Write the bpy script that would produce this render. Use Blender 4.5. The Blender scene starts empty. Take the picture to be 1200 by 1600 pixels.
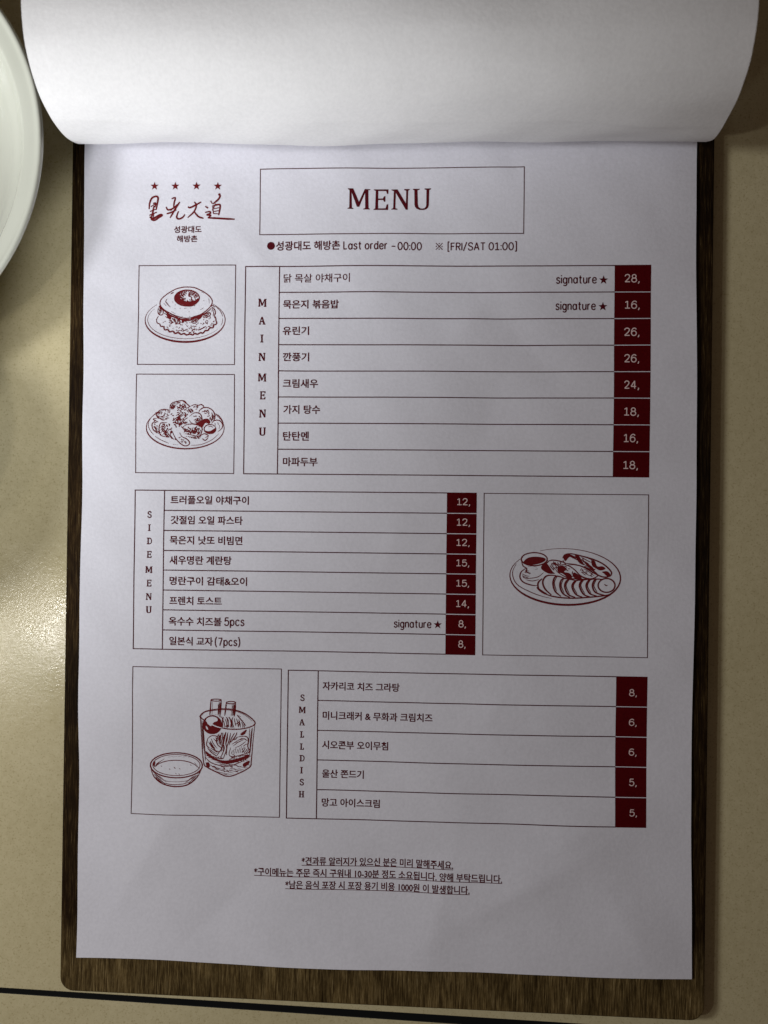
import bpy, math, random
from mathutils import Matrix, Vector, Euler
from mathutils.geometry import tessellate_polygon

random.seed(7)
scene = bpy.context.scene
COL = scene.collection

# ------------------------------------------------------------------ camera, light, exposure
cam_d = bpy.data.cameras.new('camera')
cam = bpy.data.objects.new('camera', cam_d)
COL.objects.link(cam)
CAM_LOC = Vector((0.01141351, 0.0057101, 0.26206439))
CAM_ROT = Euler((0.00526095, 0.04167912, 0.01036555), 'XYZ')
cam.location = CAM_LOC
cam.rotation_euler = CAM_ROT
cam_d.sensor_fit = 'HORIZONTAL'
cam_d.sensor_width = 36.0
cam_d.lens = 36.0
cam_d.clip_start = 0.005
cam_d.clip_end = 20
cam_d.dof.use_dof = True
cam_d.dof.focus_distance = 0.262
cam_d.dof.aperture_fstop = 12
scene.camera = cam

world = bpy.data.worlds.new('World')
scene.world = world
world.use_nodes = True
wbg = world.node_tree.nodes['Background']
wbg.inputs[0].default_value = (1.0, 0.72, 0.54, 1)
wbg.inputs[1].default_value = 0.055


def lamp(name, loc, watt, size, col):
    d = bpy.data.lights.new(name, 'POINT')
    d.energy = watt
    d.shadow_soft_size = size
    d.color = col
    o = bpy.data.objects.new(name, d)
    o.location = loc
    COL.objects.link(o)
    return o


def spot(name, loc, aim, watt, size, angle, col):
    d = bpy.data.lights.new(name, 'SPOT')
    d.energy = watt
    d.shadow_soft_size = size
    d.color = col
    d.spot_size = math.radians(angle)
    d.spot_blend = 1.0
    o = bpy.data.objects.new(name, d)
    o.location = loc
    o.rotation_euler = (Vector(aim) - Vector(loc)).to_track_quat('-Z', 'Y').to_euler()
    COL.objects.link(o)
    return o


spot('pendant_lamp', (-0.450, 0.030, 0.36), (-0.05, 0.00, 0.0), 5.3, 0.052, 100, (0.97, 0.985, 1.0))
spot('roll_fill_spot', (-0.260, -0.290, 0.20), (-0.100, 0.15, 0.035), 9.5, 0.050, 40, (0.94, 0.98, 1.0))  # spot added from lower left, cone narrowed to brighten the rolled sheet
lamp('small_lamp', (-0.268, -0.086, 0.33), 0.60, 0.010, (1.0, 0.97, 0.92))
lamp('small_lamp', (-0.345, -0.104, 0.33), 0.40, 0.010, (1.0, 0.97, 0.92))

scene.view_settings.view_transform = 'Standard'
scene.view_settings.look = 'None'
scene.view_settings.exposure = 0.0
scene.view_settings.gamma = 1.0
scene.view_settings.use_curve_mapping = False

# ------------------------------------------------------------------ helpers
ROTM = CAM_ROT.to_matrix()
TABLE_Z = -0.0055
BOARD_TOP = -0.0009


def U(px, py, z=0.0):
    """photo pixel -> point of the sheet's plane (used once to read the print's layout off the photo)"""
    d = ROTM @ Vector(((px - 600) / 1200, -(py - 800) / 1200, -1))
    t = (z - CAM_LOC.z) / d.z
    p = CAM_LOC + d * t
    return p.x, p.y


def gauss(x, y, cx, cy, sx, sy, a=0.0):
    dx, dy = x - cx, y - cy
    u = dx * math.cos(a) + dy * math.sin(a)
    v = -dx * math.sin(a) + dy * math.cos(a)
    return math.exp(-(u / sx) ** 2 - (v / sy) ** 2)


FOLDS = []       # x, y, half length, half width, angle, height: small sharp-topped dents of a handled sheet
_r = random.Random(21)
for _k in range(26):
    FOLDS.append((_r.uniform(-0.1, 0.1), _r.uniform(-0.145, 0.13), _r.uniform(0.008, 0.030), _r.uniform(0.005, 0.014), _r.uniform(0, math.pi),
                  _r.choice((-1, 1)) * _r.uniform(0.00012, 0.00034)))
FOLDS += [(-0.046, 0.096, 0.012, 0.004, -0.9, 0.00022), (-0.080, 0.113, 0.030, 0.007, 0.05, 0.00030), (0.020, 0.121, 0.016, 0.006, 0.5, 0.00020),
          (-0.080, -0.112, 0.022, 0.016, 1.05, 0.00050), (-0.052, -0.128, 0.018, 0.012, 0.75, -0.00040), (0.020, -0.130, 0.030, 0.014, 1.35, 0.00034),
          (0.062, -0.105, 0.024, 0.016, 0.55, 0.00040), (0.085, -0.134, 0.016, 0.010, 2.1, 0.00028), (0.005, -0.112, 0.030, 0.008, 0.15, -0.00020)]


def H(x, y):
    """gentle waviness of the printed sheet, metres"""
    h = 0.00026 * math.sin(x * 62 + y * 18 + 0.6) + 0.00018 * math.sin(x * 35 - y * 71 + 2.1)
    h += 0.00016 * math.sin(x * 120 + y * 47 + 4.0) * (0.5 + 3.0 * max(0, y))
    h += 0.00010 * math.sin(x * 83 - y * 133 + 1.0) + 0.00005 * math.sin(x * 231 + y * 190)
    if y < -0.10:
        h += 0.0011 * ((-0.10 - y) / 0.0485) ** 2 * (0.5 + 0.5 * math.sin(x * 38 + 1.9))
    for cx, cy, L, W, a, amp in FOLDS:
        dx, dy = x - cx, y - cy
        v = abs(-dx * math.sin(a) + dy * math.cos(a)) / W
        if v < 1.6:
            u = (dx * math.cos(a) + dy * math.sin(a)) / L
            t = 1 - v / 1.6
            h += (1.8 if cy < -0.09 else 1.2) * amp * math.exp(-u * u) * t * t * (1.6 - 0.6 * t)
    return h


def link(name, me, mat=None, parent=None, smooth=False):
    o = bpy.data.objects.new(name, me)
    COL.objects.link(o)
    if mat:
        me.materials.append(mat)
    if parent:
        o.parent = parent
    if smooth:
        for p in me.polygons:
            p.use_smooth = True
    return o


def tag(o, label=None, cat=None, kind=None):
    if label:
        o['label'] = label
    if cat:
        o['category'] = cat
    if kind:
        o['kind'] = kind
    return o


# ------------------------------------------------------------------ materials
def mat_new(name):
    m = bpy.data.materials.new(name)
    m.use_nodes = True
    nt = m.node_tree
    return m, nt, nt.nodes['Principled BSDF']


def node(nt, t, **kw):
    n = nt.nodes.new(t)
    for k, v in kw.items():
        if k in n.inputs:
            n.inputs[k].default_value = v
        else:
            setattr(n, k, v)
    return n


def coords(nt, scale=(1, 1, 1)):
    tc = node(nt, 'ShaderNodeTexCoord')
    mp = node(nt, 'ShaderNodeMapping')
    mp.inputs['Scale'].default_value = scale
    nt.links.new(tc.outputs['Object'], mp.inputs['Vector'])
    return mp.outputs['Vector']


def noise(nt, vec, scale, detail=4, rough=0.55):
    n = node(nt, 'ShaderNodeTexNoise')
    n.inputs['Scale'].default_value = scale
    n.inputs['Detail'].default_value = detail
    n.inputs['Roughness'].default_value = rough
    nt.links.new(vec, n.inputs['Vector'])
    return n.outputs['Fac']


def ramp(nt, fac, stops):
    r = node(nt, 'ShaderNodeValToRGB')
    while len(r.color_ramp.elements) < len(stops):
        r.color_ramp.elements.new(0.5)
    for e, (p, c) in zip(r.color_ramp.elements, stops):
        e.position = p
        e.color = (*c, 1)
    nt.links.new(fac, r.inputs['Fac'])
    return r.outputs['Color']


def mix(nt, fac, a, b, mode='MIX'):
    m = node(nt, 'ShaderNodeMix', data_type='RGBA', blend_type=mode)
    for s, v in ((0, fac), (6, a), (7, b)):
        if isinstance(v, (int, float)):
            m.inputs[s].default_value = v
        elif isinstance(v, tuple):
            m.inputs[s].default_value = (*v, 1)
        else:
            nt.links.new(v, m.inputs[s])
    return m.outputs[2]


def bump(nt, bs, h, strength, dist):
    b = node(nt, 'ShaderNodeBump')
    b.inputs['Strength'].default_value = strength
    b.inputs['Distance'].default_value = dist
    nt.links.new(h, b.inputs['Height'])
    nt.links.new(b.outputs['Normal'], bs.inputs['Normal'])


def paper_mat(name, base, trans):
    m, nt, bs = mat_new(name)
    v = coords(nt)
    blot = noise(nt, v, 45, 5, 0.6)
    fib = noise(nt, v, 900, 3, 0.6)
    c1 = ramp(nt, blot, [(0.3, tuple(k * 0.955 for k in base)), (0.7, base)])
    c2 = ramp(nt, fib, [(0.3, (0.93, 0.93, 0.93)), (0.65, (1, 1, 1))])
    nt.links.new(mix(nt, 1.0, c1, c2, 'MULTIPLY'), bs.inputs['Base Color'])
    bs.inputs['Roughness'].default_value = 0.75
    bs.inputs['Specular IOR Level'].default_value = 0.25
    ad = node(nt, 'ShaderNodeMath', operation='MULTIPLY_ADD')
    nt.links.new(noise(nt, v, 75, 4, 0.55), ad.inputs[0])
    ad.inputs[1].default_value = 3.0
    nt.links.new(fib, ad.inputs[2])
    bump(nt, bs, ad.outputs[0], 0.28, 0.00022)
    if trans:
        tr = node(nt, 'ShaderNodeBsdfTranslucent')
        tr.inputs['Color'].default_value = (*base, 1)
        ms = node(nt, 'ShaderNodeMixShader')
        ms.inputs[0].default_value = trans
        nt.links.new(bs.outputs[0], ms.inputs[1])
        nt.links.new(tr.outputs[0], ms.inputs[2])
        nt.links.new(ms.outputs[0], nt.nodes['Material Output'].inputs['Surface'])
    return m


PAPER = paper_mat('printer_paper', (0.77, 0.76, 0.83), 0.0)
PAPER_BACK = paper_mat('thin_paper', (0.80, 0.785, 0.79), 0.10)


def ink_mat(name, base):
    m, nt, bs = mat_new(name)
    v = coords(nt)
    n = noise(nt, v, 1400, 3, 0.6)
    nt.links.new(ramp(nt, n, [(0.3, base), (0.75, tuple(min(1, k * 1.35 + 0.0008) for k in base))]), bs.inputs['Base Color'])
    bs.inputs['Roughness'].default_value = 0.8
    bs.inputs['Specular IOR Level'].default_value = 0.04
    return m


INK = ink_mat('maroon_ink', (0.070, 0.005, 0.009))
INK_CELL = ink_mat('deep_red_ink', (0.068, 0.001, 0.0025))
INK_ART = ink_mat('red_brown_ink', (0.12, 0.010, 0.012))
INK_LINE = ink_mat('dark_line_ink', (0.060, 0.007, 0.011))
BARE = ink_mat('bare_paper_print', (0.66, 0.50, 0.49))


def table_mat():
    m, nt, bs = mat_new('beige_laminate')
    v = coords(nt)
    sp = noise(nt, v, 1300, 2, 0.7)
    sp2 = noise(nt, v, 420, 3, 0.6)
    big = noise(nt, v, 14, 3, 0.5)
    c = ramp(nt, big, [(0.3, (0.545, 0.475, 0.285)), (0.7, (0.61, 0.535, 0.335))])
    s = ramp(nt, sp, [(0.31, (0.70, 0.66, 0.58)), (0.43, (0.98, 0.98, 0.98)), (0.70, (1.0, 1.0, 1.0)), (0.8, (1.12, 1.12, 1.1))])
    c = mix(nt, 0.8, c, s, 'MULTIPLY')
    s2 = ramp(nt, sp2, [(0.3, (0.90, 0.89, 0.86)), (0.6, (1, 1, 1))])
    c = mix(nt, 0.8, c, s2, 'MULTIPLY')
    nt.links.new(c, bs.inputs['Base Color'])
    bs.inputs['Roughness'].default_value = 0.16
    bs.inputs['Specular IOR Level'].default_value = 0.40
    sp3 = noise(nt, v, 1000, 2, 0.6)
    bump(nt, bs, sp3, 0.26, 0.00022)
    rr = node(nt, 'ShaderNodeMapRange')
    rr.inputs['From Min'].default_value = 0.35
    rr.inputs['From Max'].default_value = 0.65
    rr.inputs['To Min'].default_value = 0.13
    rr.inputs['To Max'].default_value = 0.24
    nt.links.new(noise(nt, v, 55, 5, 0.65), rr.inputs['Value'])
    nt.links.new(rr.outputs[0], bs.inputs['Roughness'])
    return m


def wood_mat():
    m, nt, bs = mat_new('dark_stained_wood')
    v = coords(nt, (1, 0.045, 1))
    v2 = coords(nt, (1, 0.10, 1))
    v0 = coords(nt)
    g1 = noise(nt, v, 3000, 6, 0.72)
    g2 = noise(nt, v2, 620, 6, 0.7)
    big = noise(nt, v0, 22, 3, 0.5)
    c = ramp(nt, g1, [(0.36, (0.012, 0.0056, 0.0017)), (0.52, (0.028, 0.0145, 0.005)), (0.63, (0.075, 0.047, 0.018)), (0.74, (0.24, 0.175, 0.09))])
    d = ramp(nt, g2, [(0.3, (0.45, 0.43, 0.40)), (0.65, (1.0, 1.0, 1.0))])
    c = mix(nt, 1.0, c, d, 'MULTIPLY')
    e = ramp(nt, big, [(0.35, (0.6, 0.58, 0.55)), (0.65, (1.25, 1.25, 1.2))])
    c = mix(nt, 1.0, c, e, 'MULTIPLY')
    # varnish worn off towards the handling edge: pale open grain
    sep = node(nt, 'ShaderNodeSeparateXYZ')
    nt.links.new(v0, sep.inputs[0])
    mr = node(nt, 'ShaderNodeMapRange')
    mr.inputs['From Min'].default_value = -0.135
    mr.inputs['From Max'].default_value = -0.150
    nt.links.new(sep.outputs['Y'], mr.inputs['Value'])
    w = ramp(nt, g1, [(0.38, (0.045, 0.027, 0.009)), (0.50, (0.13, 0.086, 0.032)), (0.62, (0.25, 0.18, 0.08)), (0.78, (0.48, 0.38, 0.22))])
    w = mix(nt, 1.0, w, d, 'MULTIPLY')
    mo = ramp(nt, noise(nt, coords(nt, (1, 0.4, 1)), 130, 4, 0.7), [(0.35, (0.62, 0.6, 0.56)), (0.62, (1.2, 1.2, 1.2))])
    w = mix(nt, 1.0, w, mo, 'MULTIPLY')
    c = mix(nt, mr.outputs[0], c, w)
    nt.links.new(c, bs.inputs['Base Color'])
    bs.inputs['Roughness'].default_value = 0.7
    bs.inputs['Specular IOR Level'].default_value = 0.06
    bump(nt, bs, g1, 0.5, 0.0005)
    return m


def glaze_mat():
    m, nt, bs = mat_new('white_glaze')
    v = coords(nt)
    n = noise(nt, v, 30, 3, 0.5)
    nt.links.new(ramp(nt, n, [(0.3, (0.56, 0.57, 0.49)), (0.7, (0.60, 0.61, 0.53))]), bs.inputs['Base Color'])
    bs.inputs['Roughness'].default_value = 0.12
    bs.inputs['Specular IOR Level'].default_value = 0.5
    bump(nt, bs, n, 0.05, 0.001)
    return m


def gap_mat():
    m, nt, bs = mat_new('black_gap')
    v = coords(nt)
    n = noise(nt, v, 60, 2, 0.5)
    nt.links.new(ramp(nt, n, [(0.3, (0.006, 0.006, 0.006)), (0.7, (0.010, 0.009, 0.008))]), bs.inputs['Base Color'])
    bs.inputs['Roughness'].default_value = 0.8
    return m


TABLE = table_mat()
WOOD = wood_mat()
GLAZE = glaze_mat()
GAP = gap_mat()


# ------------------------------------------------------------------ the setting: two table tops with a dark joint
def slab(name, outline, z0, z1, mat, bev, side=None):
    """outline counter-clockwise, extruded from z0 to z1, top edge rounded"""
    n = len(outline)
    vs = [(x, y, z1) for x, y in outline] + [(x, y, z0) for x, y in outline]
    fs = [list(range(n)), [n + i for i in reversed(range(n))]]
    for i in range(n):
        j = (i + 1) % n
        fs.append([i, n + i, n + j, j])
    me = bpy.data.meshes.new(name)
    me.from_pydata(vs, [], fs)
    o = link(name, me, mat)
    if side:
        me.materials.append(side)
        for p in list(me.polygons)[2:]:
            p.material_index = 1
    b = o.modifiers.new('bevel', 'BEVEL')
    b.width = bev
    b.segments = 3
    b.limit_method = 'ANGLE'
    return o


# far edge of the joint passes (-0.134,-0.1633) and (0.002,-0.1666)
def far_edge(x):
    return -0.1633 - (x + 0.134) * 0.0250


def near_edge(x):
    return -0.1653 - (x + 0.134) * 0.0300


tag(slab('tabletop', [(-0.7, far_edge(-0.7)), (0.7, far_edge(0.7)), (0.7, 0.75), (-0.7, 0.75)], TABLE_Z - 0.03, TABLE_Z, TABLE, 0.0003, GAP), kind='structure')
tag(slab('tabletop', [(-0.7, -0.8), (0.7, -0.8), (0.7, near_edge(0.7)), (-0.7, near_edge(-0.7))], TABLE_Z - 0.03, TABLE_Z - 0.0004, TABLE, 0.0003, GAP), kind='structure')
tag(slab('table_base', [(-0.68, -0.78), (0.68, -0.78), (0.68, 0.72), (-0.68, 0.72)], TABLE_Z - 0.05, TABLE_Z - 0.0302, GAP, 0.001), kind='structure')


# ------------------------------------------------------------------ wooden board under the sheets
def round_rect(pts_corner):
    out = []
    for (cx, cy, r, a0) in pts_corner:
        for k in range(9):
            a = math.radians(a0 + 90 * k / 8)
            out.append((cx + r * math.cos(a), cy + r * math.sin(a)))
    return out


def board():
    r = 0.0048
    yb_l, yb_r = -0.1607, -0.1630
    pts = round_rect([(-0.1107 + r, yb_l + r, r, 180), (0.1099 - r, yb_r + r, r, 270),
                      (0.1111 - r, 0.186 - r, r, 0), (-0.1098 + r, 0.186 - r, r, 90)])
    o = slab('menu_board', pts, TABLE_Z + 0.0002, BOARD_TOP, WOOD, 0.0006)
    tag(o, 'dark brown stained wooden board under the printed menu sheet', 'board')
    return o


board()

# ------------------------------------------------------------------ menu sheet: paper
menu = bpy.data.objects.new('menu_sheet', None)
menu.location = (0, 0, 0)
COL.objects.link(menu)
tag(menu, 'printed menu sheet with maroon price tables and food drawings, lying on the wooden board', 'menu')


def sheet_mesh():
    X0, X1, Y0, Y1 = -0.1047, 0.1050, -0.1485, 0.1475
    nx, ny = 140, 198
    rn = random.Random(3)
    vs, fs = [], []
    for j in range(ny + 1):
        for i in range(nx + 1):
            x = X0 + (X1 - X0) * i / nx
            y = Y0 + (Y1 - Y0) * j / ny
            z = H(x, y)
            if i == 0:
                x += 0.00025 * math.sin(y * 40) + 0.00012 * math.sin(y * 130)
            if i == nx:
                x += 0.0004 * math.sin(y * 34 + 1) 
            if j == 0:
                y += 0.0003 * math.sin(x * 60)
            vs.append((x, y, z))
    for j in range(ny):
        for i in range(nx):
            a = j * (nx + 1) + i
            fs.append((a, a + 1, a + nx + 2, a + nx + 1))
    me = bpy.data.meshes.new('paper')
    me.from_pydata(vs, [], fs)
    return me


paper = link('paper', sheet_mesh(), PAPER, menu, True)
sol = paper.modifiers.new('thickness', 'SOLIDIFY')
sol.thickness = 0.00012
sol.offset = -1
sol.use_rim = False

# ------------------------------------------------------------------ printing
INK_Z = 0.00006


class Ink:
    def __init__(self, layer=0):
        self.v, self.f, self.k, self.layer = [], [], 0, layer

    def z(self, x, y, n=0):
        return H(x, y) + INK_Z + self.layer * 0.00004 + self.k * 2.0e-7 + n * 2e-8

    def add(self, pts, faces):
        b = len(self.v)
        for n, (x, y) in enumerate(pts):
            self.v.append((x, y, self.z(x, y, n % 40)))
        for f in faces:
            self.f.append([b + i for i in f])
        self.k += 1

    def rect(self, x0, y0, x1, y1, step=0.003):
        nx = max(1, int(abs(x1 - x0) / step + 0.5))
        ny = max(1, int(abs(y1 - y0) / step + 0.5))
        pts = [(x0 + (x1 - x0) * i / nx, y0 + (y1 - y0) * j / ny) for j in range(ny + 1) for i in range(nx + 1)]
        fs = []
        for j in range(ny):
            for i in range(nx):
                a = j * (nx + 1) + i
                fs.append((a, a + 1, a + nx + 2, a + nx + 1))
        self.add(pts, fs)

    def hline(self, x0, x1, y, w):
        self.rect(x0, y - w / 2, x1, y + w / 2)

    def vline(self, x, y0, y1, w):
        self.rect(x - w / 2, y0, x + w / 2, y1)

    def frame(self, x0, y0, x1, y1, w):
        """butted at the corners"""
        h = w / 2
        self.hline(x0 - h, x1 + h, y0, w)
        self.hline(x0 - h, x1 + h, y1, w)
        lo, hi = min(y0, y1), max(y0, y1)
        self.vline(x0, lo + h, hi - h, w)
        self.vline(x1, lo + h, hi - h, w)

    def poly(self, pts):
        tris = tessellate_polygon([[Vector((x, y, 0)) for x, y in pts]])
        fs = []
        for t in tris:
            a, b, c = (pts[i] for i in t)
            s = (b[0] - a[0]) * (c[1] - a[1]) - (b[1] - a[1]) * (c[0] - a[0])
            fs.append(tuple(t) if s > 0 else tuple(reversed(t)))
        self.add(pts, fs)

    def ribbon(self, pts, w, taper=0.45, closed=False):
        n = len(pts)
        if n < 2:
            return
        L, R = [], []
        for i, (x, y) in enumerate(pts):
            if closed:
                a, b = pts[i - 1], pts[(i + 1) % n]
            else:
                a, b = pts[max(0, i - 1)], pts[min(n - 1, i + 1)]
            dx, dy = b[0] - a[0], b[1] - a[1]
            l = math.hypot(dx, dy) or 1e-9
            t = i / (n - 1)
            k = 1.0 if closed else taper + (1 - taper) * min(1, 4 * t, 4 * (1 - t))
            hw = (w(t) if callable(w) else w) * k / 2
            L.append((x - dy / l * hw, y + dx / l * hw))
            R.append((x + dy / l * hw, y - dx / l * hw))
        allp = []
        for l_, r_ in zip(L, R):
            allp += [r_, l_]
        fs = [(2 * i, 2 * i + 2, 2 * i + 3, 2 * i + 1) for i in range(n - 1)]
        if closed:
            fs.append((2 * n - 2, 0, 1, 2 * n - 1))
        self.add(allp, fs)

    def disc(self, cx, cy, r, n=28):
        self.poly([(cx + r * math.cos(2 * math.pi * i / n), cy + r * math.sin(2 * math.pi * i / n)) for i in range(n)])

    def star(self, cx, cy, r):
        self.poly([(cx + (r if i % 2 == 0 else r * 0.41) * math.cos(math.pi / 2 + i * math.pi / 5),
                    cy + (r if i % 2 == 0 else r * 0.41) * math.sin(math.pi / 2 + i * math.pi / 5)) for i in range(10)])

    def text(self, body, x0, x1, yc, h, bold=0.008):
        """fit the string's outline box into x0..x1 with height h, centred on yc (sheet metres)"""
        vs, fs = glyphs(body, bold)
        ax, bx = min(v[0] for v in vs), max(v[0] for v in vs)
        ay, by = min(v[1] for v in vs), max(v[1] for v in vs)
        sx, sy = (x1 - x0) / (bx - ax), h / (by - ay)
        self.add([(x0 + (v[0] - ax) * sx, yc + (v[1] - (ay + by) / 2) * sy) for v in vs], fs)

    def build(self, name, mat, parent):
        me = bpy.data.meshes.new(name)
        me.from_pydata(self.v, [], self.f)
        return link(name, me, mat, parent)


def glyphs(body, bold):
    cu = bpy.data.curves.new('lettering', 'FONT')
    cu.body = body
    cu.resolution_u = 3
    cu.offset = bold
    ob = bpy.data.objects.new('lettering', cu)
    COL.objects.link(ob)
    dg = bpy.context.evaluated_depsgraph_get()
    me = ob.evaluated_get(dg).to_mesh()
    vs = [(v.co.x, v.co.y) for v in me.vertices]
    fs = []
    for p in me.polygons:
        ids = list(p.vertices)
        a = sum(vs[ids[i]][0] * vs[ids[(i + 1) % len(ids)]][1] - vs[ids[(i + 1) % len(ids)]][0] * vs[ids[i]][1] for i in range(len(ids)))
        fs.append(ids if a > 0 else ids[::-1])
    ob.evaluated_get(dg).to_mesh_clear()
    bpy.data.objects.remove(ob)
    bpy.data.curves.remove(cu)
    return vs, fs


PXM = 0.2184e-3     # sheet metres per photo pixel


def ptext(ink, body, xl, xr, yc, hpx, bold=0.008):
    a, b = U(xl, yc), U(xr, yc)
    ink.text(body, a[0], b[0], a[1], hpx * PXM, bold)


def smooth(pts, n=5, closed=False):
    if len(pts) < 3:
        return pts
    out = []
    m = len(pts)
    rng = m if closed else m - 1
    for i in range(rng):
        if closed:
            p0, p1, p2, p3 = pts[i - 1], pts[i], pts[(i + 1) % m], pts[(i + 2) % m]
        else:
            p0, p1, p2, p3 = pts[max(0, i - 1)], pts[i], pts[i + 1], pts[min(m - 1, i + 2)]
        for k in range(n):
            t = k / n
            out.append(tuple(0.5 * (2 * p1[d] + (p2[d] - p0[d]) * t + (2 * p0[d] - 5 * p1[d] + 4 * p2[d] - p3[d]) * t * t
                                    + (3 * p1[d] - p0[d] - 3 * p2[d] + p3[d]) * t ** 3) for d in (0, 1)))
    if not closed:
        out.append(pts[-1])
    return out


def _ell(cx, cy, rx, ry):
    return [(cx + rx * math.cos(2 * math.pi * i / 20), cy + ry * math.sin(2 * math.pi * i / 20)) for i in range(20)]


# rounded monoline letters: strokes in units of the cap height; 'O' marks a closed stroke
PEN = {
    '0': [('O', _ell(.33, .5, .28, .49))],
    '1': [[(.08, .80), (.33, .98)], [(.33, 1), (.33, 0)], [(.06, .04), (.60, .04)]],
    '2': [[(.05, .74), (.12, .92), (.31, 1), (.52, .92), (.57, .74), (.48, .52), (.25, .25), (.05, .05)], [(.04, .04), (.62, .04)]],
    '4': [[(.46, 1), (.04, .30)], [(.03, .28), (.66, .28)], [(.48, 1.02), (.48, 0)]],
    '5': [[(.56, .96), (.12, .96)], [(.14, .97), (.09, .48)], [(.09, .5), (.2, .6), (.36, .63), (.55, .53), (.6, .33), (.52, .1), (.32, .0), (.12, .06), (.04, .22)]],
    '6': [('O', _ell(.33, .32, .27, .31)), [(.06, .32), (.07, .62), (.18, .88), (.36, .99), (.53, .93), (.58, .82)]],
    '7': [[(.04, .96), (.62, .96)], [(.60, .97), (.26, 0)]],
    '8': [('O', _ell(.32, .75, .22, .24)), ('O', _ell(.32, .27, .28, .27))],
    ',': [[(.12, .10), (.13, -.02), (.04, -.20)]],
    ':': [[(.1, .14), (.1, .0)], [(.1, .66), (.1, .52)]],
    '-': [[(.05, .45), (.60, .45)]],
    'L': [[(.08, 1), (.08, 0)], [(.08, .04), (.52, .04)]],
    'a': [('O', _ell(.29, .35, .24, .34)), [(.54, .71), (.54, 0)]],
    's': [[(.45, .56), (.38, .68), (.24, .71), (.09, .62), (.10, .46), (.25, .38), (.43, .28), (.46, .13), (.30, .01), (.13, .03), (.03, .16)]],
    't': [[(.18, .95), (.18, .5), (.18, .2), (.24, .04), (.36, .01)], [(.02, .68), (.38, .68)]],
    'o': [('O', _ell(.31, .35, .26, .34))],
    'r': [[(.08, .71), (.08, 0)], [(.08, .40), (.14, .60), (.26, .69), (.37, .69)]],
    'd': [('O', _ell(.29, .35, .24, .34)), [(.54, 1.02), (.54, 0)]],
    'e': [[(.05, .37), (.55, .37)], [(.55, .38), (.51, .60), (.31, .70), (.10, .58), (.05, .35), (.12, .10), (.32, .01), (.48, .06), (.54, .17)]],
    'i': [[(.08, .71), (.08, 0)], [(.08, 1.0), (.08, .88)]],
    'g': [('O', _ell(.29, .35, .24, .34)), [(.54, .71), (.54, .3), (.54, -.08), (.46, -.24), (.27, -.28), (.08, -.20)]],
    'n': [[(.08, .71), (.08, 0)], [(.08, .42), (.16, .63), (.32, .70), (.48, .62), (.52, .42), (.52, .2), (.52, 0)]],
    'u': [[(.08, .71), (.08, .45), (.08, .26), (.14, .07), (.30, .01), (.46, .08), (.53, .28)], [(.53, .71), (.53, 0)]],
    'p': [[(.08, .71), (.08, -.28)], ('O', _ell(.34, .35, .24, .34))],
    'c': [[(.53, .55), (.44, .67), (.30, .70), (.10, .58), (.05, .35), (.11, .11), (.30, .01), (.45, .04), (.53, .16)]],
    'F': [[(.08, 1), (.08, 0)], [(.08, .96), (.52, .96)], [(.08, .52), (.46, .52)]],
    'R': [[(.08, 1), (.08, 0)], [(.08, .96), (.35, .96), (.53, .88), (.54, .64), (.38, .50), (.08, .50)], [(.32, .50), (.57, 0)]],
    'I': [[(.08, 1), (.08, 0)]],
    '/': [[(.42, 1.08), (.02, -.10)]],
    'S': [[(.55, .78), (.48, .94), (.30, .99), (.10, .90), (.07, .70), (.20, .56), (.42, .46), (.56, .30), (.50, .08), (.30, .01), (.10, .06), (.03, .24)]],
    'A': [[(.02, 0), (.32, 1)], [(.32, 1), (.62, 0)], [(.12, .32), (.52, .32)]],
    'T': [[(.02, .96), (.58, .96)], [(.30, .97), (.30, 0)]],
    '[': [[(.26, 1.12), (.06, 1.12)], [(.08, 1.15), (.08, -.18)], [(.26, -.15), (.06, -.15)]],
    ']': [[(.04, 1.12), (.24, 1.12)], [(.22, 1.15), (.22, -.18)], [(.04, -.15), (.24, -.15)]],
    '(': [[(.26, 1.12), (.10, .80), (.06, .45), (.10, .10), (.26, -.20)]],
    ')': [[(.04, 1.12), (.20, .80), (.24, .45), (.20, .10), (.04, -.20)]],
}


def pen(ink, body, xl, xr, base, cap, w=0.145, gap=0.225):
    """monoline lettering between photo columns xl..xr on the given base line; cap = cap height in photo pixels"""
    s = cap * PXM
    a, b = U(xl, base), U(xr, base)
    ww = w * s
    ext = []
    for ch in body:
        if ch == ' ':
            ext.append(None)
            continue
        allx = [p[0] for st in PEN[ch] for p in (st[1] if st[0] == 'O' else st)]
        ext.append((min(allx), max(allx)))
    space = 0.30
    fixed = gap * (len([e for e in ext if e]) - 1) + space * ext.count(None)
    fixed = min(fixed, 0.5 * (b[0] - a[0]) / s)
    sx = ((b[0] - a[0] - ww) / s - fixed) / max(1e-6, sum(e[1] - e[0] for e in ext if e))
    x = 0.0
    put = []
    for ch, e in zip(body, ext):
        if e is None:
            x += space
            continue
        for st in PEN[ch]:
            put.append((st, x - e[0] * sx))
        x += (e[1] - e[0]) * sx + gap
    for st, ox in put:
        closed = st[0] == 'O'
        pts = st[1] if closed else st
        q = pts if closed else smooth(pts, 4)
        ink.ribbon([(a[0] + ww / 2 + (p[0] * sx + ox) * s, a[1] + p[1] * s) for p in q], ww, 1.0, closed)


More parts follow.
